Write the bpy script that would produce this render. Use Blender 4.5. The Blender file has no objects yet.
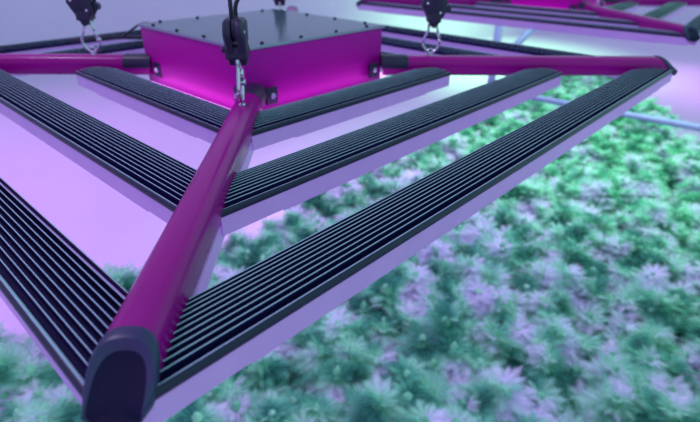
import bpy, bmesh, math, random
from mathutils import Vector, Matrix

U = 0.78                       # metres per fixture unit (half diagonal of the light)
PI = math.pi
random.seed(7)
sc = bpy.context.scene
COL = sc.collection

# ------------------------------------------------------------------ materials
def mat(name, color, rough=0.5, metal=0.0, spec=0.5, coat=0.0, coat_rough=0.1,
        noise=None, emit=None, bump=None):
    m = bpy.data.materials.new(name); m.use_nodes = True
    nt = m.node_tree; b = nt.nodes['Principled BSDF']
    b.inputs['Base Color'].default_value = (*color, 1)
    b.inputs['Roughness'].default_value = rough
    b.inputs['Metallic'].default_value = metal
    b.inputs['Specular IOR Level'].default_value = spec
    b.inputs['Coat Weight'].default_value = coat
    b.inputs['Coat Roughness'].default_value = coat_rough
    if noise:                  # (scale, second colour, low, high)
        s, c2, lo, hi = noise
        tc = nt.nodes.new('ShaderNodeTexCoord'); n = nt.nodes.new('ShaderNodeTexNoise')
        n.inputs['Scale'].default_value = s; n.inputs['Detail'].default_value = 3
        r = nt.nodes.new('ShaderNodeValToRGB')
        r.color_ramp.elements[0].position = lo; r.color_ramp.elements[1].position = hi
        r.color_ramp.elements[0].color = (*color, 1); r.color_ramp.elements[1].color = (*c2, 1)
        nt.links.new(tc.outputs['Object'], n.inputs['Vector'])
        nt.links.new(n.outputs['Fac'], r.inputs['Fac'])
        nt.links.new(r.outputs['Color'], b.inputs['Base Color'])
    if bump:
        s, st = bump
        tc = nt.nodes.new('ShaderNodeTexCoord'); n = nt.nodes.new('ShaderNodeTexNoise')
        n.inputs['Scale'].default_value = s
        bp = nt.nodes.new('ShaderNodeBump'); bp.inputs['Strength'].default_value = st
        bp.inputs['Distance'].default_value = 0.002
        nt.links.new(tc.outputs['Object'], n.inputs['Vector'])
        nt.links.new(n.outputs['Fac'], bp.inputs['Height'])
        nt.links.new(bp.outputs['Normal'], b.inputs['Normal'])
    if emit:
        b.inputs['Emission Color'].default_value = (*emit[0], 1)
        b.inputs['Emission Strength'].default_value = emit[1]
    return m

M = {
 'magenta': mat('magenta_tube', (0.31, 0.0010, 0.21), 0.26, 0.0, 0.2, 0.10, 0.10, noise=(9, (0.33, 0.0012, 0.225), 0.4, 0.6)),  # nearly even magenta base colour of the arm tubes
 'magenta_box': mat('magenta_lit_sheet', (0.50, 0.002, 0.36), 0.36, 0.25, 0.2, 0.0, 0.2, noise=(5, (0.54, 0.003, 0.38), 0.35, 0.65)),  # magenta light falling on the box is put into its base colour
 'fin': mat('black_anodised_aluminium', (0.010, 0.008, 0.060), 0.5, 0.0, 0.12),
 'fin_highlight': mat('painted_fin_highlight', (0.38, 0.56, 0.66), 0.5, 0.1, 0.4),  # pale colour stands in for the highlight along the black ribs
 'lip': mat('slate_anodised_edge', (0.008, 0.009, 0.040), 0.34, 0.0, 0.4),
 'panel': mat('violet_glow_side', (0.40, 0.35, 0.52), 0.38, 0.15, 0.5, noise=(30, (0.43, 0.37, 0.54), 0.4, 0.6), emit=((0.42, 0.08, 0.85), 0.22)),  # violet side glow of the LEDs added as emission on the panels
 'lens': mat('led_lens', (0.8, 0.7, 0.9), 0.3, emit=((0.66, 0.58, 1.0), 7.0)),
 'glow': mat('box_fill_glow', (0.8, 0.5, 0.9), 0.4, emit=((0.85, 0.25, 1.0), 2.6)),  # added emitter that brightens the box sides
 'lid': mat('grey_lid_sheet', (0.085, 0.15, 0.175), 0.14, 0.0, 0.35, noise=(40, (0.09, 0.155, 0.18), 0.4, 0.6)),
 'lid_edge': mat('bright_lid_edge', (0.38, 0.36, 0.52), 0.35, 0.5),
 'black': mat('black_plastic', (0.014, 0.012, 0.045), 0.38, 0, 0.5, bump=(900, 0.15)),
 'cap': mat('black_rubber_cap', (0.006, 0.006, 0.034), 0.5, 0, 0.15, bump=(1500, 0.25)),
 'cap_rim': mat('slate_cap_rim', (0.030, 0.034, 0.10), 0.35, 0, 0.4),
 'chrome': mat('zinc_plated_steel', (0.62, 0.62, 0.72), 0.18, 1.0),
 'screw': mat('dark_screw_head', (0.02, 0.022, 0.05), 0.35, 0.5),
 'rope': mat('black_braided_rope', (0.01, 0.01, 0.025), 0.7, noise=(600, (0.03, 0.03, 0.06), 0.4, 0.6)),
 'floor': mat('pale_lavender_floor', (0.72, 0.55, 0.80), 0.6, noise=(1.3, (0.76, 0.58, 0.82), 0.3, 0.7)),
 'wall': mat('pale_lavender_wall', (0.74, 0.60, 0.82), 0.7, noise=(0.8, (0.77, 0.63, 0.84), 0.3, 0.7)),
 'pipe': mat('violet_grey_painted_pipe', (0.34, 0.30, 0.66), 0.5, noise=(6, (0.40, 0.34, 0.70), 0.35, 0.65)),
 'stem': mat('plant_stem', (0.16, 0.28, 0.18), 0.7, noise=(20, (0.22, 0.34, 0.2), 0.4, 0.6)),
 'pot': mat('fabric_pot', (0.03, 0.03, 0.05), 0.9, noise=(90, (0.05, 0.05, 0.08), 0.4, 0.6)),
 'soil': mat('soil', (0.035, 0.025, 0.03), 0.95, noise=(40, (0.08, 0.06, 0.06), 0.4, 0.6)),
 'rail': mat('steel_channel', (0.4, 0.4, 0.48), 0.4, 0.8, noise=(30, (0.45, 0.45, 0.52), 0.4, 0.6)),
}

def leaf_material(name, cols, transl=0.35, rough=0.45, margin=False):
    m = bpy.data.materials.new(name); m.use_nodes = True
    nt = m.node_tree; b = nt.nodes['Principled BSDF']; out = nt.nodes['Material Output']
    tc = nt.nodes.new('ShaderNodeTexCoord'); n = nt.nodes.new('ShaderNodeTexNoise')
    oi = nt.nodes.new('ShaderNodeObjectInfo')
    va = nt.nodes.new('ShaderNodeVectorMath'); va.operation = 'MULTIPLY_ADD'
    va.inputs[1].default_value = (1, 1, 1)
    cm = nt.nodes.new('ShaderNodeCombineXYZ')
    ml = nt.nodes.new('ShaderNodeMath'); ml.operation = 'MULTIPLY'; ml.inputs[1].default_value = 37.0
    nt.links.new(oi.outputs['Random'], ml.inputs[0])
    for k in range(3): nt.links.new(ml.outputs[0], cm.inputs[k])
    nt.links.new(tc.outputs['Object'], va.inputs[0]); nt.links.new(cm.outputs[0], va.inputs[2])
    n.inputs['Scale'].default_value = 8.5; n.inputs['Detail'].default_value = 0.5
    nt.links.new(va.outputs[0], n.inputs['Vector'])
    r = nt.nodes.new('ShaderNodeValToRGB'); e = r.color_ramp.elements
    e[0].position, e[0].color = 0.34, (*cols[0], 1)
    e[1].position, e[1].color = 0.66, (*cols[-1], 1)
    for i, c in enumerate(cols[1:-1]):
        x = e.new(0.34 + 0.32 * (i + 1) / (len(cols) - 1)); x.color = (*c, 1)
    nt.links.new(n.outputs['Fac'], r.inputs['Fac'])
    nt.links.new(r.outputs['Color'], b.inputs['Base Color'])
    b.inputs['Roughness'].default_value = rough
    b.inputs['Specular IOR Level'].default_value = 0.5
    tr = nt.nodes.new('ShaderNodeBsdfTranslucent'); nt.links.new(r.outputs['Color'], tr.inputs['Color'])
    mx = nt.nodes.new('ShaderNodeMixShader'); mx.inputs[0].default_value = transl
    nt.links.new(b.outputs[0], mx.inputs[1]); nt.links.new(tr.outputs[0], mx.inputs[2])
    if margin:                 # thin, see-through leaf margins
        at = nt.nodes.new('ShaderNodeAttribute'); at.attribute_name = 'margin'
        pw = nt.nodes.new('ShaderNodeMath'); pw.operation = 'POWER'; pw.inputs[1].default_value = 1.2
        sc_ = nt.nodes.new('ShaderNodeMath'); sc_.operation = 'MULTIPLY_ADD'; sc_.inputs[1].default_value = 0.78; sc_.inputs[2].default_value = 0.22
        nt.links.new(at.outputs['Fac'], pw.inputs[0]); nt.links.new(pw.outputs[0], sc_.inputs[0])
        tp = nt.nodes.new('ShaderNodeBsdfTransparent'); m2 = nt.nodes.new('ShaderNodeMixShader')
        nt.links.new(sc_.outputs[0], m2.inputs[0]); nt.links.new(mx.outputs[0], m2.inputs[1]); nt.links.new(tp.outputs[0], m2.inputs[2])
        nt.links.new(m2.outputs[0], out.inputs['Surface'])
    else:
        nt.links.new(mx.outputs[0], out.inputs['Surface'])
    return m
M['leaf'] = leaf_material('highlighted_green_leaf', [(0.03, 0.24, 0.17), (0.12, 0.52, 0.33), (0.36, 0.78, 0.55), (0.58, 0.72, 0.78), (0.80, 0.75, 0.95)], 0.35, 0.7, True)  # pale and lilac ramp tones are leaf highlights painted into the colour
M['bud'] = leaf_material('frosty_lilac_bud', [(0.12, 0.46, 0.26), (0.20, 0.62, 0.36), (0.34, 0.70, 0.48)], 0.15, 0.6)

# ------------------------------------------------------------------ helpers
def link(name, bm, mats, parent=None, smooth=False):
    me = bpy.data.meshes.new(name)
    bmesh.ops.recalc_face_normals(bm, faces=bm.faces[:])
    bm.to_mesh(me); bm.free()
    for m in (mats if isinstance(mats, (list, tuple)) else [mats]): me.materials.append(m)
    if smooth:
        for p in me.polygons: p.use_smooth = True
    o = bpy.data.objects.new(name, me); COL.objects.link(o)
    if parent: o.parent = parent
    return o

def auto_smooth(o, deg=35):
    me = o.data
    for p in me.polygons: p.use_smooth = True
    me.set_sharp_from_angle(angle=math.radians(deg))
    return o

def tag(o, label, cat, group=None, kind=None):
    o['label'] = label; o['category'] = cat
    if group: o['group'] = group
    if kind: o['kind'] = kind
    return o

def thing(name, label, cat, loc=(0, 0, 0), rz=0.0, group=None):
    o = bpy.data.objects.new(name, None); COL.objects.link(o)
    o.empty_display_size = 0.05
    o.location = loc; o.rotation_euler = (0, 0, rz)
    return tag(o, label, cat, group)

def copy_tree(o, parent=None):
    c = o.copy(); COL.objects.link(c); c.parent = parent
    for ch in [x for x in bpy.data.objects if x.parent == o]:
        copy_tree(ch, c)
    return c

def loft(bm, rings, close=True, caps=True, mi=0, ring_mi=None):
    """rings: list of lists of Vector, equal length; bridges them"""
    vs = [[bm.verts.new(p) for p in r] for r in rings]
    n = len(vs[0])
    for a in range(len(vs) - 1):
        for i in range(n if close else n - 1):
            j = (i + 1) % n
            f = bm.faces.new((vs[a][i], vs[a][j], vs[a + 1][j], vs[a + 1][i]))
            f.material_index = ring_mi[i] if ring_mi else mi
    if caps and close:
        for r in (vs[0], vs[-1]):
            f = bm.faces.new(r); f.material_index = mi
    return vs

def box(bm, lo, hi, mi=0, mat4=None):
    r = bmesh.ops.create_cube(bm, size=1.0)
    c = [(a + b) / 2 for a, b in zip(lo, hi)]; s = [b - a for a, b in zip(lo, hi)]
    for v in r['verts']:
        v.co = Vector((v.co.x * s[0] + c[0], v.co.y * s[1] + c[1], v.co.z * s[2] + c[2]))
        if mat4: v.co = mat4 @ v.co
    fs = set(f for v in r['verts'] for f in v.link_faces)
    for f in fs: f.material_index = mi
    return r['verts']

def bevel(bm, w, seg=2):
    bmesh.ops.bevel(bm, geom=bm.edges[:], offset=w, segments=seg, affect='EDGES', profile=0.6)

def tube(bm, pts, r, n=10, closed=False, mi=0):
    pts = [Vector(p) for p in pts]; L = len(pts)
    rings = []; up = None
    for i, p in enumerate(pts):
        a = pts[(i - 1) % L] if (closed or i > 0) else p
        b = pts[(i + 1) % L] if (closed or i < L - 1) else p
        t = (b - a).normalized()
        if up is None:
            up = t.orthogonal().normalized()
        up = (up - t * up.dot(t)).normalized()
        s = t.cross(up)
        rr = r[i] if isinstance(r, (list, tuple)) else r
        rings.append([p + (up * math.cos(2 * PI * k / n) + s * math.sin(2 * PI * k / n)) * rr for k in range(n)])
    if closed: rings.append(rings[0])
    if closed:
        vs = [[bm.verts.new(p) for p in q] for q in rings[:-1]]; vs.append(vs[0])
        for a in range(L):
            for k in range(n):
                f = bm.faces.new((vs[a][k], vs[a][(k + 1) % n], vs[a + 1][(k + 1) % n], vs[a + 1][k])); f.material_index = mi
    else:
        loft(bm, rings, mi=mi)

def disc_cyl(bm, c, axis, r, h, n=20, mi=0):
    axis = Vector(axis).normalized(); c = Vector(c)
    s = axis.orthogonal().normalized(); t = axis.cross(s)
    def ring(rr, d): return [c + axis * d + (s * math.cos(2 * PI * k / n) + t * math.sin(2 * PI * k / n)) * rr for k in range(n)]
    loft(bm, [ring(r, 0), ring(r, h * 0.8), ring(r * 0.9, h)], mi=mi)

def spline(pts, n=10):
    P = [Vector(p) for p in pts]; P = [P[0] * 2 - P[1]] + P + [P[-1] * 2 - P[-2]]
    out = []
    for i in range(1, len(P) - 2):
        for k in range(n):
            t = k / n
            a, b, c, d = P[i - 1], P[i], P[i + 1], P[i + 2]
            out.append(0.5 * ((2 * b) + (c - a) * t + (2 * a - 5 * b + 4 * c - d) * t * t + (3 * b - a - 3 * c + d) * t ** 3))
    out.append(P[-2]); return out

# ------------------------------------------------------------------ the grow light
RINGS = [(0.372, 0.483), (0.636, 0.746), (0.896, 1.0)]     # inner / outer edge of each square, along the arm
SQ = math.sqrt(2)
NR = 10

def bar_profile(ui, uo):
    """closed cross-section of the finned heat sink (u, z, face material)"""
    w = uo - ui; um = (ui + uo) / 2
    lip = w * 0.105
    pitch = (w - lip) / NR
    arch = lambda u: 0.0042 * (1 - ((u - um) / (w / 2)) ** 2) + 0.0036
    P = []
    def add(u, z, m): P.append((u, z, m))
    add(ui, -0.0050, 0)
    for i in range(NR):
        a = ui + i * pitch; t = pitch * 0.17
        z = arch(a + t / 2)
        add(a, z - 0.0004, 0)
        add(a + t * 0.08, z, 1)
        add(a + t * 0.92, z, 1)  # rib top takes the painted highlight
        add(a + t, z - 0.0004, 0)
        g = z - 0.0090
        add(a + t * 1.06, g, 0)
        add(a + pitch * 0.99, g, 0)
    # rounded outer rod
    cx = uo - lip / 2; cz = 0.0005
    for k in range(9):
        a = PI - k * PI / 8
        add(cx + lip / 2 * math.cos(a), cz + 0.0046 * math.sin(a), 1 if k in (2, 3) else 2)  # painted highlight along the rod's upper edge
    add(uo - 0.0003, -0.0020, 0)
    add(uo - 0.0040, -0.0050, 0)
    return P

def end_t(u, ui, uo, gi, go, sgn):
    f = (u - ui) / (uo - ui)
    g = gi + (go - gi) * max(0.0, f) ** 1.6
    return sgn * (u - SQ * g)

def swept(bm, prof, ui, uo, ga, gb, M3, extra=0.0, mi=None):
    """extrude a (u,z,m) profile along the bar; ends follow the arms"""
    r0 = [M3 @ Vector((u, end_t(u, ui, uo, *ga, -1) + extra, z)) * U for u, z, m in prof]
    r1 = [M3 @ Vector((u, end_t(u, ui, uo, *gb, 1) - extra, z)) * U for u, z, m in prof]
    loft(bm, [r0, r1], ring_mi=[m for _, _, m in prof], mi=0)

def build_bar(root, ring, k):
    di, do = RINGS[ring]; ui, uo = di / SQ, do / SQ
    # side k lies between arm k and arm k+1; outward normal at -45 + 90k degrees
    ang = math.radians(-45 + 90 * k)
    M3 = Matrix.Rotation(ang, 3, 'Z')
    side = ring < 2
    def gap(arm):                     # arm 0 near, 1 right, 2 far, 3 left
        if not side: return (0.010, 0.016)
        return (0.012, 0.021) if arm % 2 == 0 else (0.014, 0.058)
    ga, gb = gap(k), gap((k + 1) % 4)
    bm = bmesh.new()
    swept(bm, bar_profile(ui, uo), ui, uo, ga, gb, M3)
    bar = link('light_bar', bm, [M['fin'], M['fin_highlight'], M['lip']], root)
    # pale side panels (outer and inner face) with a stepped lower flange
    for s, name in ((1, 'side_panel'), (-1, 'side_panel')):
        u = uo - 0.0022 if s > 0 else ui + 0.0022
        a = [(u, -0.0022, 0), (u, -0.0270, 0), (u - s * 0.0010, -0.0280, 0), (u - s * 0.004, -0.0280, 0), (u - s * 0.004, -0.0022, 0)]
        bm = bmesh.new()
        swept(bm, a, ui, uo, ga, gb, M3, 0.001)
        b = [(u - s * 0.0008, -0.0280, 0), (u - s * 0.0008, -0.0300, 0), (u - s * 0.0045, -0.0300, 0), (u - s * 0.0045, -0.0280, 0)]
        swept(bm, b, ui, uo, ga, gb, M3, 0.09 if s > 0 else 0.03)
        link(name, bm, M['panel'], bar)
    bm = bmesh.new()
    swept(bm, [(ui + 0.0075, -0.023, 0), (uo - 0.0075, -0.023, 0), (uo - 0.0075, -0.027, 0), (ui + 0.0075, -0.027, 0)], ui, uo, ga, gb, M3, 0.02)
    link('led_strip', bm, M['lens'], bar)
    # end plates
    for sgn, g in ((-1, ga), (1, gb)):
        bm = bmesh.new()
        prof = [(ui + 0.003, -0.0022), (uo - 0.0015, -0.0022), (uo - 0.0015, -0.0280), (ui + 0.003, -0.0280)]
        r0 = [M3 @ Vector((u, end_t(u, ui, uo, *g, sgn), z)) * U for u, z in prof]
        r1 = [M3 @ Vector((u, end_t(u, ui, uo, *g, sgn) - sgn * 0.0025, z)) * U for u, z in prof]
        loft(bm, [r0, r1])
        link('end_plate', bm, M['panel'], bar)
    return bar

def arm_ring(y, sx=1.0, sz=1.0, n=40, tilt=0.0, zc=0.0075):
    """tube section in the xz plane at distance y along -y; flat-sided oval"""
    out = []
    for k in range(n):
        a = 2 * PI * k / n; c, s = math.cos(a), math.sin(a)
        e = 0.74
        x = 0.0225 * sx * math.copysign(abs(c) ** e, c)
        z = 0.0228 * sz * math.copysign(abs(s) ** e, s)
        yy = y - tilt * max(-0.2, (z / 0.0228))       # upper part set back
        out.append(Vector((x, -yy, z + zc)) * U)
    return out

def build_arm(root, k):
    R = Matrix.Rotation(math.radians(90 * k), 3, 'Z')
    rot = lambda r: [R @ p for p in r]
    bm = bmesh.new()
    loft(bm, [rot(arm_ring(0.272)), rot(arm_ring(0.96, tilt=0.022))])
    # hanging eye welded to the top of the tube
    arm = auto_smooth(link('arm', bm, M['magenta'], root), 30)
    bm = bmesh.new()
    y0 = 0.962
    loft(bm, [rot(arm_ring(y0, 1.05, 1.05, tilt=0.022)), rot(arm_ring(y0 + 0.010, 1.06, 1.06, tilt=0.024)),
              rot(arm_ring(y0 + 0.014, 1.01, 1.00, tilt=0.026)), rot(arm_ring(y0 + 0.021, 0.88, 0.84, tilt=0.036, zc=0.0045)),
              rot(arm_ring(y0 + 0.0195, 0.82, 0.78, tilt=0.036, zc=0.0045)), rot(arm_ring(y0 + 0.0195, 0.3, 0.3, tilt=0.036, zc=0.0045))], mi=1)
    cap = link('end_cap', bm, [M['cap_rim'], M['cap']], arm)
    n = 40
    for i, f in enumerate(cap.data.polygons):
        f.material_index = 0 if i < 4 * n else 1
    auto_smooth(cap, 40)
    # black sleeve over the upper half of the tube next to the box
    bm = bmesh.new()
    def half(y, s):
        r = [p for p in arm_ring(y, s, s)]
        return r
    ring_a = arm_ring(0.268, 1.09, 1.09); ring_b = arm_ring(0.325, 1.09, 1.09); ring_c = arm_ring(0.331, 1.03, 1.03)
    up = [i for i in range(41) if i <= 20]
    rs = []
    for r in (ring_a, ring_b, ring_c):
        rs.append([R @ Vector((r[i % 40].x, r[i % 40].y, max(r[i % 40].z, 0.006 * U))) for i in up]
                  + [R @ Vector((-0.0235 * U, r[0].y, 0.004 * U)), R @ Vector((0.0235 * U, r[0].y, 0.004 * U))])
    loft(bm, rs)
    auto_smooth(link('sleeve', bm, M['black'], arm), 40)
    # angle brackets on the two box faces that meet at this corner
    for s in (-1, 1):
        bm = bmesh.new()
        F = R @ Matrix.Rotation(math.radians(45 * s), 3, 'Z')        # face frame: normal -y
        hb = 0.277 / SQ                                                # distance of box face
        # in face coordinates the corner lies at x = -s*hb ... bracket just inboard of it
        xc = -s * (hb - 0.043)
        box(bm, (xc - 0.014, -hb - 0.0045, -0.014), (xc + 0.014, -hb + 0.0005, 0.019))
        bevel(bm, 0.0012, 2)
        for v in bm.verts: v.co = F @ v.co * U
        n0 = len(bm.faces)
        disc_cyl(bm, F @ Vector((xc, -hb - 0.0045, 0.003)) * U, F @ Vector((0, -1, 0)), 0.0062 * U, 0.0045 * U, 14, 1)
        disc_cyl(bm, F @ Vector((xc, -hb - 0.0085, 0.003)) * U, F @ Vector((0, -1, 0)), 0.0035 * U, 0.003 * U, 8, 1)
        link('bracket', bm, [M['black'], M['chrome']], arm)
    if k == 0:                        # pale cover strip under the nearest tube
        bm = bmesh.new()
        box(bm, (-0.0195, -0.875, -0.036), (0.0195, -0.43, -0.0135)); bevel(bm, 0.002, 2)
        for v in bm.verts: v.co *= U
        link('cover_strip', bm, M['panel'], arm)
    # eye bolt for the hanger
    bm = bmesh.new()
    ye = 0.385 if k == 1 else 0.40
    c = Vector((0, -ye, 0.0385))
    ax = Vector((1, 0, 0)) if k % 2 == 0 else Vector((0, 1, 0))
    pts = []
    for j in range(18):
        a = 2 * PI * j / 18
        # eye plane contains the arm axis
        pts.append(R @ (c + Vector((0, math.cos(a), math.sin(a))) * 0.0075) * U)
    tube(bm, pts, 0.0020 * U, 8, True)
    disc_cyl(bm, R @ Vector((0, -ye, 0.0285)) * U, (0, 0, 1), 0.006 * U, 0.004 * U, 12)
    link('eye_bolt', bm, M['chrome'], arm, True)
    return arm

def build_light(name, label, group):
    root = thing(name, label, 'grow light', group=group)
    R45 = Matrix.Rotation(math.radians(45), 3, 'Z')
    SH = Vector((-0.008, 0.004, 0))
    hb = 0.283 / SQ
    zt = 0.098
    bm = bmesh.new()
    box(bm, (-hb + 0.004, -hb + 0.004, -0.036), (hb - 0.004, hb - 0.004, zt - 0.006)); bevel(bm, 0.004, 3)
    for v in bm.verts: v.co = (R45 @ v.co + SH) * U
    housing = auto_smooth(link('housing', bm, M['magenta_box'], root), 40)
    bm = bmesh.new()
    box(bm, (-hb, -hb, zt - 0.0065), (hb, hb, zt)); bevel(bm, 0.0015, 2)
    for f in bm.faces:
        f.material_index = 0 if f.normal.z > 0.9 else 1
    for v in bm.verts: v.co = (R45 @ v.co + SH) * U
    lid = link('lid', bm, [M['lid'], M['lid_edge']], root)
    ins = hb - 0.013
    for side in range(4):
        F = Matrix.Rotation(math.radians(45 + 90 * side), 3, 'Z')
        for t in (-0.80, -0.27, 0.27, 0.80):
            bm = bmesh.new()
            disc_cyl(bm, (F @ Vector((t * ins, -ins, zt)) + SH) * U, (0, 0, 1), 0.0038 * U, 0.0035 * U, 12)
            link('screw', bm, M['screw'], lid)
    # added emissive strips between box and inner bars, to brighten the box sides
    for side in range(4):
        F = Matrix.Rotation(math.radians(45 + 90 * side), 3, 'Z')
        bm = bmesh.new()
        box(bm, (-hb + 0.03, -hb - 0.034, -0.030), (hb - 0.03, -hb - 0.010, -0.024)); bevel(bm, 0.001, 1)
        for v in bm.verts: v.co = F @ v.co * U
        link('fill_strip', bm, M['glow'], housing)
    for k in range(4): build_arm(root, k)
    for ring in range(3):
        for k in range(4): build_bar(root, ring, k)
    return root

light = build_light('grow_light', 'large magenta grow light with square grey lidded box hanging in the foreground', 'hanging grow lights')
bm = bmesh.new()
Vu = lambda *p: Vector(p) * U
tube(bm, spline([Vu(-0.19, 0.06, 0.052), Vu(-0.26, 0.13, 0.062), Vu(-0.36, 0.235, 0.030), Vu(-0.44, 0.29, 0.020), Vu(-0.52, 0.285, 0.016), Vu(-0.585, 0.29, 0.008)], 10), 0.0062 * U, 10)
link('power_cable', bm, M['rope'], light, True)
bm = bmesh.new()
tube(bm, spline([Vu(-0.19, 0.075, 0.05), Vu(-0.27, 0.125, 0.072), Vu(-0.33, 0.17, 0.075), Vu(-0.38, 0.21, 0.052), Vu(-0.43, 0.26, 0.022)], 10), 0.0028 * U, 8)
link('power_cable', bm, M['rope'], light, True)

light2 = copy_tree(light)
C2 = Vector((1.268, 1.441)); A2 = math.radians(4.6)
light2.location = (C2.x * U, C2.y * U, 0); light2.rotation_euler = (0, 0, A2)
light2['label'] = 'farther magenta grow light cut off at the upper right of the photo'

# ------------------------------------------------------------------ rope ratchet hangers
def build_hanger():
    """origin at the eye bolt's eye; faces +-y, edge-on from +-x"""
    root = thing('rope_hanger', '', 'hanger')
    # carabiner: pear-shaped snap hook
    bm = bmesh.new()
    out = [(0.0, 0.0), (0.010, 0.006), (0.0185, 0.018), (0.0185, 0.030), (0.0125, 0.052), (0.0085, 0.067), (0.0045, 0.073),
           (-0.0045, 0.073), (-0.0085, 0.067), (-0.0090, 0.052), (-0.0185, 0.030), (-0.0185, 0.018), (-0.010, 0.006)]
    pts = []
    P = [Vector((x, 0, z)) for x, z in out]; n = len(P)
    for i in range(n):
        for q in range(3):
            t = q / 3; a, b, c, d = P[i - 1], P[i], P[(i + 1) % n], P[(i + 2) % n]
            pts.append((0.5 * ((2 * b) + (c - a) * t + (2 * a - 5 * b + 4 * c - d) * t * t + (3 * b - a - 3 * c + d) * t ** 3)) * U)
    tube(bm, pts, 0.0030 * U, 10, True)
    car = link('carabiner', bm, M['chrome'], root, True)
    bm = bmesh.new()
    tube(bm, [Vector((0.0185, -0.0005, 0.028)) * U, Vector((0.0130, -0.0005, 0.05)) * U], 0.0040 * U, 10)
    disc_cyl(bm, Vector((0.0185, -0.0055, 0.0275)) * U, (0, 1, 0), 0.0045 * U, 0.011 * U, 12)
    link('gate', bm, M['chrome'], car, True)
    # ratchet body: two teardrop side plates with a wheel between them
    prof = [(0.0, 0.064), (0.006, 0.066), (0.0185, 0.086), (0.0235, 0.094), (0.0275, 0.106), (0.0245, 0.114), (0.0285, 0.121), (0.028, 0.130), (0.023, 0.138), (0.013, 0.142),
            (-0.010, 0.142), (-0.022, 0.139), (-0.029, 0.130), (-0.031, 0.118), (-0.024, 0.104), (-0.013, 0.084), (-0.006, 0.068)]
    prof = [(x * 0.95, 0.058 + (z - 0.064) * 0.92) for x, z in prof]
    for s in (-1, 1):
        bm = bmesh.new()
        y0, y1 = (0.0040 * s, 0.0158 * s)
        loft(bm, [[Vector((x * 0.96, y0, z)) * U for x, z in prof], [Vector((x, y0 + 0.002 * s, z)) * U for x, z in prof],
                  [Vector((x, y1 - 0.003 * s, z)) * U for x, z in prof], [Vector((x * 0.86, y1, 0.106 + (z - 0.106) * 0.88)) * U for x, z in prof]])
        pl = auto_smooth(link('side_plate', bm, M['black'], root), 40)
        bm = bmesh.new()
        for x, z in ((-0.010, 0.083), (0.0125, 0.092), (-0.018, 0.112)):
            disc_cyl(bm, Vector((x, y1 - 0.0006 * s, z)) * U, (0, s, 0), 0.0028 * U, 0.002 * U, 10)
        link('rivet', bm, M['chrome'], pl)
    bm = bmesh.new()
    disc_cyl(bm, Vector((-0.002, -0.0045, 0.114)) * U, (0, 1, 0), 0.018 * U, 0.009 * U, 24)
    link('pulley_wheel', bm, M['black'], root)
    bm = bmesh.new()
    box(bm, (-0.014, -0.0175, 0.070), (0.016, 0.0175, 0.089)); bevel(bm, 0.003, 2)
    for v in bm.verts: v.co *= U
    link('crossbar', bm, M['black'], root)
    bm = bmesh.new()
    disc_cyl(bm, Vector((0.004, 0.0165, 0.082)) * U, (0, 1, 0), 0.006 * U, 0.008 * U, 14)
    tube(bm, [Vector((0.022, 0.0, 0.100)) * U, Vector((0.0355, 0.0, 0.098)) * U], 0.0055 * U, 12)
    disc_cyl(bm, Vector((0.0295, -0.0075, 0.099)) * U, (0, 1, 0), 0.0085 * U, 0.015 * U, 16)
    link('release_lever', bm, M['black'], root)
    top = 1.55
    bm = bmesh.new()
    tube(bm, [Vector(p) * U for p in ((-0.006, 0.003, 0.12), (-0.006, 0.003, 0.150), (-0.004, 0.002, 0.3), (0, 0, top))], 0.0033 * U, 8)
    link('rope', bm, M['rope'], root, True)
    bm = bmesh.new()
    tube(bm, [Vector(p) * U for p in spline([(0.008, -0.002, 0.12), (0.008, -0.002, 0.145), (0.012, -0.012, 0.165), (0.018, -0.03, 0.195), (0.022, -0.05, 0.25), (0.022, -0.05, 0.36), (0.020, -0.04, 0.5)], 5)], 0.0033 * U, 8)
    link('rope', bm, M['rope'], root, True)
    return root

EYE = 0.0385 - 0.003
h0 = build_hanger()
hang = [((0, -0.40), PI / 2, 'black ratchet rope hanger seen edge-on, hooked to the nearest arm of the foreground light'),
        ((0.385, 0), 0, 'black ratchet hanger on silver snap hook above the right arm of the foreground light'),
        ((-0.40, 0), 0, 'black ratchet hanger on silver snap hook above the left arm of the foreground light'),
        ((0, 0.40), PI / 2, 'black ratchet hanger behind the grey lid, mirrored in it')]
on2 = lambda x, y: (C2.x + x * math.cos(A2) - y * math.sin(A2), C2.y + x * math.sin(A2) + y * math.cos(A2))
hang2 = [(on2(0, -0.40), PI / 2 + A2, 'ratchet hanger hooked to the near arm of the farther upper-right light'),
         (on2(0.385, 0), A2, 'ratchet hanger on the right arm of the farther upper-right light')]
for i, ((x, y), rz, lab) in enumerate(hang + hang2):
    o = h0 if i == 0 else copy_tree(h0)
    o.location = (x * U, y * U, EYE * U); o.rotation_euler = (0, 0, rz)
    o['label'] = lab; o['group'] = 'ratchet rope hangers'

# steel channels overhead that the ropes are tied to (above the picture)
ZR = EYE + 1.55
for y0, lab in ((-0.40, 'front'), (0.0, 'middle'), (0.40, 'rear'), (C2.y - 0.3987, 'far'), (C2.y + 0.032, 'farthest')):
    bm = bmesh.new()
    box(bm, (-2.2 * U, (y0 - 0.03) * U, (ZR - 0.004) * U), (3.4 * U, (y0 + 0.03) * U, (ZR + 0.05) * U)); bevel(bm, 0.003, 2)
    o = link('trim_%d' % (1 + ['front', 'middle', 'rear', 'far', 'farthest'].index(lab)), bm, M['rail']); o['kind'] = 'structure'

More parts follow.
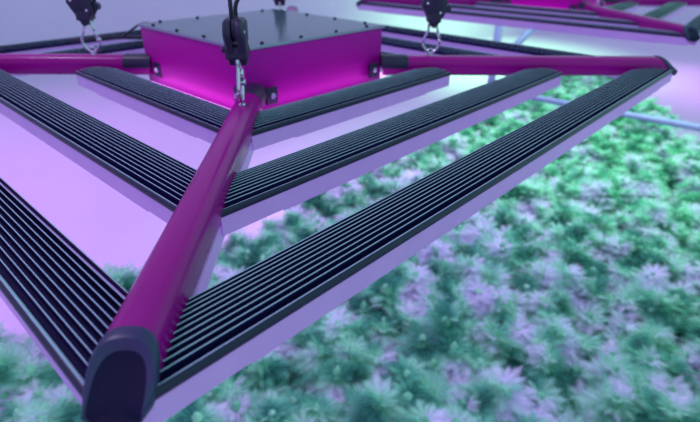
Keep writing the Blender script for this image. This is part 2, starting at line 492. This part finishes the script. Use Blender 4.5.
# ------------------------------------------------------------------ room
ZF = -1.95
bm = bmesh.new()
box(bm, (-16 * U, -5 * U, (ZF - 0.1) * U), (24 * U, 30 * U, ZF * U))
o = link('floor', bm, M['floor']); o['kind'] = 'structure'
def wall(name, a, b, h=4.5, t=0.12):
    a = Vector((*a, 0)); b = Vector((*b, 0)); d = (b - a).normalized(); nrm = Vector((-d.y, d.x, 0))
    bm = bmesh.new()
    lo = [a, b, b + nrm * t, a + nrm * t]
    loft(bm, [[(p + Vector((0, 0, ZF - 0.05))) * U for p in lo], [(p + Vector((0, 0, ZF + h))) * U for p in lo]])
    o = link(name, bm, M['wall']); o['kind'] = 'structure'
wall('wall_back', (15.5, 17.0), (-7.5, 7.5))
wall('wall_left', (-7.5, 7.5), (-7.0, -4.5))

# ------------------------------------------------------------------ plants
def leaf(bm, lay, base, direction, normal, size, rng):
    d = direction.normalized(); nrm = (normal - d * normal.dot(d)).normalized(); s = d.cross(nrm)
    angs = (-1.55, -0.8, 0.0, 0.8, 1.55); lens = (0.62, 0.88, 1.0, 0.88, 0.62)
    for a, l in zip(angs, lens):
        q = (d * math.cos(a) + s * math.sin(a)).normalized(); w = q.cross(nrm)
        L = size * l; hw = L * 0.34
        droop = -nrm * L * (0.16 + 0.10 * rng.random())
        def V(p, e):
            v = bm.verts.new(p); v[lay] = e; return v
        c0 = V(base, 0.0)
        mc = V(base + q * L * 0.32, 0.0); nc = V(base + q * L * 0.62 + droop * 0.35, 0.0)
        m1 = V(base + q * L * 0.30 + w * hw * 0.8 - nrm * hw * 0.15, 1.0); m2 = V(base + q * L * 0.30 - w * hw * 0.8 - nrm * hw * 0.15, 1.0)
        n1 = V(base + q * L * 0.62 + w * hw * 0.9 + droop * 0.45, 1.0); n2 = V(base + q * L * 0.62 - w * hw * 0.9 + droop * 0.45, 1.0)
        tp = V(base + q * L * 1.05 + droop, 1.0)
        for f in ((c0, m1, mc), (c0, mc, m2), (m1, n1, nc, mc), (mc, nc, n2, m2), (n1, tp, nc), (nc, tp, n2)): bm.faces.new(f)

def build_plant(seed):
    rng = random.Random(seed)
    root = thing('grow_plant', '', 'plant')
    zc = (-1.2 - ZF) * U                         # canopy top above floor
    R = 0.165
    bl = bmesh.new(); bs = bmesh.new(); lay = bl.verts.layers.float.new('margin')
    tube(bs, [(0, 0, 0.20), (0.01, 0, zc * 0.5), (0, 0.01, zc - 0.06)], [0.011, 0.009, 0.005], 8)
    buds = []
    NB = 11
    for k in range(NB):
        a = 2.399 * k + rng.random() * 0.5; r = R * math.sqrt((k + 0.5) / NB)
        z = zc - 0.07 * (r / R) ** 2 - rng.random() * 0.07
        p = Vector((r * math.cos(a), r * math.sin(a), z))
        tube(bs, [Vector((0, 0, zc * 0.5 + 0.1 * rng.random())), p * 0.5 + Vector((0, 0, zc * 0.36)), p - Vector((0, 0, 0.02))], [0.005, 0.004, 0.003], 6)
        L = 0.06 + rng.random() * 0.03; W = rng.uniform(0.018, 0.026)
        bb = bmesh.new(); rings = []
        for j in range(9):
            t = j / 8
            rr = max(0.0015, W * math.sin(PI * (0.12 + 0.88 * t)) ** 0.6 * (1.1 - 0.3 * t) * (1 + 0.10 * math.sin(j * 2.4 + k)))
            rings.append([p + Vector((rr * math.cos(2 * PI * i / 10 + j * 0.4) * (1 + 0.15 * math.sin(3 * i + j + k)), rr * math.sin(2 * PI * i / 10 + j * 0.4), -0.035 + L * t)) for i in range(10)])
        loft(bb, rings); buds.append(bb)
        for t in range(5):
            zt = 0.016 - 0.022 * t; nl = 4 + (t > 1)
            for i in range(nl):
                b = a + i * 2 * PI / nl + t * 0.8 + rng.random() * 0.6
                dirn = Vector((math.cos(b), math.sin(b), 0.75 - 0.3 * t + rng.uniform(-0.25, 0.25)))
                base = p + Vector((0, 0, zt)) + dirn * (0.010 + 0.004 * t)
                nrm = Vector((rng.uniform(-.4, .4), rng.uniform(-.4, .4), 1)) + Vector((math.cos(b), math.sin(b), 0)) * 0.2 * t
                leaf(bl, lay, base, dirn, nrm, (0.056 + 0.012 * t) * rng.uniform(0.8, 1.25), rng)
    link('foliage', bl, M['leaf'], root, True)
    for bb in buds: link('flower_bud', bb, M['bud'], root, True)
    link('stem', bs, M['stem'], root, True)
    bp = bmesh.new()
    n = 20
    ring = lambda r, z: [Vector((r * math.cos(2 * PI * i / n), r * math.sin(2 * PI * i / n), z)) for i in range(n)]
    loft(bp, [ring(0.115, 0.0), ring(0.13, 0.02), ring(0.135, 0.24), ring(0.128, 0.245), ring(0.125, 0.215), ring(0.02, 0.215)])
    pot = link('pot', bp, [M['pot'], M['soil']], root)
    for f in pot.data.polygons:
        if f.index >= 80: f.material_index = 1
    return root

protos = [build_plant(s) for s in (1, 2, 3, 4)]
used = [False] * 4
poly = [(-1.75, -0.55), (-1.62, 0.45), (-0.50, 1.45), (1.60, 3.68), (4.0, 5.9), (3.40, 2.9), (2.9, -0.55)]
def inside(x, y):
    c = False; n = len(poly)
    for i in range(n):
        (x1, y1), (x2, y2) = poly[i], poly[(i + 1) % n]
        if (y1 > y) != (y2 > y) and x < (x2 - x1) * (y - y1) / (y2 - y1) + x1: c = not c
    return c
sp = 0.43
cnt = 0
rng = random.Random(11)
for iy in range(-2, 24):
    for ix in range(-8, 16):
        x = (ix + 0.5 * (iy % 2)) * sp + rng.uniform(-.05, .05); y = iy * sp * 0.87 + rng.uniform(-.05, .05)
        if not inside(x, y): continue
        k = rng.randrange(4)
        o = protos[k] if not used[k] else copy_tree(protos[k])
        used[k] = True
        o.location = (x * U, y * U, ZF * U)
        o.rotation_euler = (0, 0, rng.uniform(0, 2 * PI))
        s = rng.uniform(0.95, 1.06); o.scale = (s * 1.05, s * 1.05, s)
        tag(o, 'leafy green grow plant with painted lilac highlights, part of the soft dense canopy under the lights', 'plant', 'canopy of grow plants')
        cnt += 1
print('plants', cnt)

# ------------------------------------------------------------------ trellis pipework beyond the plants
def pipe(name, label, pts, r):
    bm = bmesh.new(); tube(bm, [Vector(p) * U for p in pts], r * U, 12)
    o = link(name, bm, M['pipe'], None, True)
    return tag(o, label, 'pipe')
pipe('trellis_rail', 'long violet-grey rail crossing the canopy beyond the right arm', [(1.95, 3.95, -1.13), (4.3, 2.0, -1.13)], 0.030)
bm = bmesh.new()
post = thing('pipe_trellis', 'violet-grey upright post with slanted brace seen above the right arm', 'trellis')
bm = bmesh.new(); tube(bm, [Vector((2.05, 4.6, ZF)) * U, Vector((2.05, 4.6, 0.2)) * U], 0.045 * U, 12); link('upright', bm, M['pipe'], post, True)
bm = bmesh.new(); tube(bm, [Vector((2.06, 4.6, -1.02)) * U, Vector((2.9, 5.1, -0.35)) * U], 0.04 * U, 12); link('brace', bm, M['pipe'], post, True)

# ------------------------------------------------------------------ light
w = bpy.data.worlds.new('World'); sc.world = w; w.use_nodes = True
nt = w.node_tree; bg = nt.nodes['Background']
tc = nt.nodes.new('ShaderNodeTexCoord'); sx = nt.nodes.new('ShaderNodeSeparateXYZ')
nt.links.new(tc.outputs['Generated'], sx.inputs[0])
rp = nt.nodes.new('ShaderNodeValToRGB')
mr = nt.nodes.new('ShaderNodeMapRange'); mr.inputs[1].default_value = -1; mr.inputs[2].default_value = 1
nt.links.new(sx.outputs['X'], mr.inputs[0]); nt.links.new(mr.outputs[0], rp.inputs[0])
e = rp.color_ramp.elements
e[0].position, e[0].color = 0.15, (0.52, 0.28, 0.90, 1)
e[1].position, e[1].color = 0.9, (0.28, 0.80, 0.62, 1)
x = e.new(0.5); x.color = (0.42, 0.42, 0.76, 1)
nt.links.new(rp.outputs[0], bg.inputs[0]); bg.inputs[1].default_value = 1.08

def area(name, loc, target, size, color, power):
    l = bpy.data.lights.new(name, 'AREA'); l.shape = 'DISK'; l.size = size; l.color = color; l.energy = power
    o = bpy.data.objects.new(name, l); COL.objects.link(o); o.location = Vector(loc) * U
    o.rotation_euler = (Vector(target) - Vector(loc)).to_track_quat('-Z', 'Y').to_euler()
    return o
def spot(name, loc, target, angle, color, power, blend=0.9, size=0.3):
    l = bpy.data.lights.new(name, 'SPOT'); l.spot_size = math.radians(angle); l.spot_blend = blend
    l.shadow_soft_size = size; l.color = color; l.energy = power
    o = bpy.data.objects.new(name, l); COL.objects.link(o); o.location = Vector(loc) * U
    o.rotation_euler = (Vector(target) - Vector(loc)).to_track_quat('-Z', 'Y').to_euler()
area('highlight_fill', (-1.6, -0.3, 2.4), (0, -0.4, 0), 0.35, (0.85, 0.70, 1.0), 14)  # added light for highlights on ribs and arms, no such fitting known
spot('violet_fill', (-4.5, 3.0, 3.0), (-2.8, 3.6, ZF), 95, (0.74, 0.22, 1.0), 430)  # added fill tinting the left floor violet
spot('pink_fill', (0.6, 3.4, 2.2), (0.5, 3.0, ZF), 50, (1.0, 0.34, 1.0), 160)  # added fill giving the canopy's back edge a pink tint
spot('mint_fill', (3.6, 9.5, 2.6), (3.6, 9.5, ZF), 85, (0.30, 1.0, 0.34), 1500)  # added fill that makes the mint patch on the far floor
spot('lilac_fill', (7.6, 7.0, 2.6), (7.0, 7.2, ZF), 60, (0.85, 0.34, 1.0), 330)  # added fill for a lilac tint on the right-hand floor
spot('green_fill', (2.6, 3.2, 2.8), (2.7, 3.0, -1.2), 86, (0.38, 1.0, 0.55), 640, size=0.6)  # added fill brightening the plants on the right

# ------------------------------------------------------------------ camera
cam = bpy.data.cameras.new('Camera'); co = bpy.data.objects.new('Camera', cam); COL.objects.link(co)
cx, cy, cz, yaw, pit, rol, f = 0.1421, -1.2182, 0.2746, -0.0467, -0.4987, 0.0133, 501.93
right = Vector((math.cos(yaw), math.sin(yaw), 0)); fwdh = Vector((-math.sin(yaw), math.cos(yaw), 0)); zz = Vector((0, 0, 1))
fwd = fwdh * math.cos(pit) + zz * math.sin(pit); up = -fwdh * math.sin(pit) + zz * math.cos(pit)
r2 = right * math.cos(rol) + up * math.sin(rol); u2 = -right * math.sin(rol) + up * math.cos(rol)
m = Matrix((r2, u2, -fwd)).transposed().to_4x4(); m.translation = Vector((cx, cy, cz)) * U
co.matrix_world = m
cam.sensor_width = 36; cam.lens = 36 * f / 700; cam.clip_start = 0.01; cam.clip_end = 100
cam.dof.use_dof = True; cam.dof.focus_distance = 0.45; cam.dof.aperture_fstop = 6.3
sc.camera = co
sc.cycles.transparent_max_bounces = 24

sc.view_settings.view_transform = 'Standard'; sc.view_settings.look = 'None'
sc.view_settings.exposure = 0.0; sc.view_settings.gamma = 1.0
sc.view_settings.use_curve_mapping = False
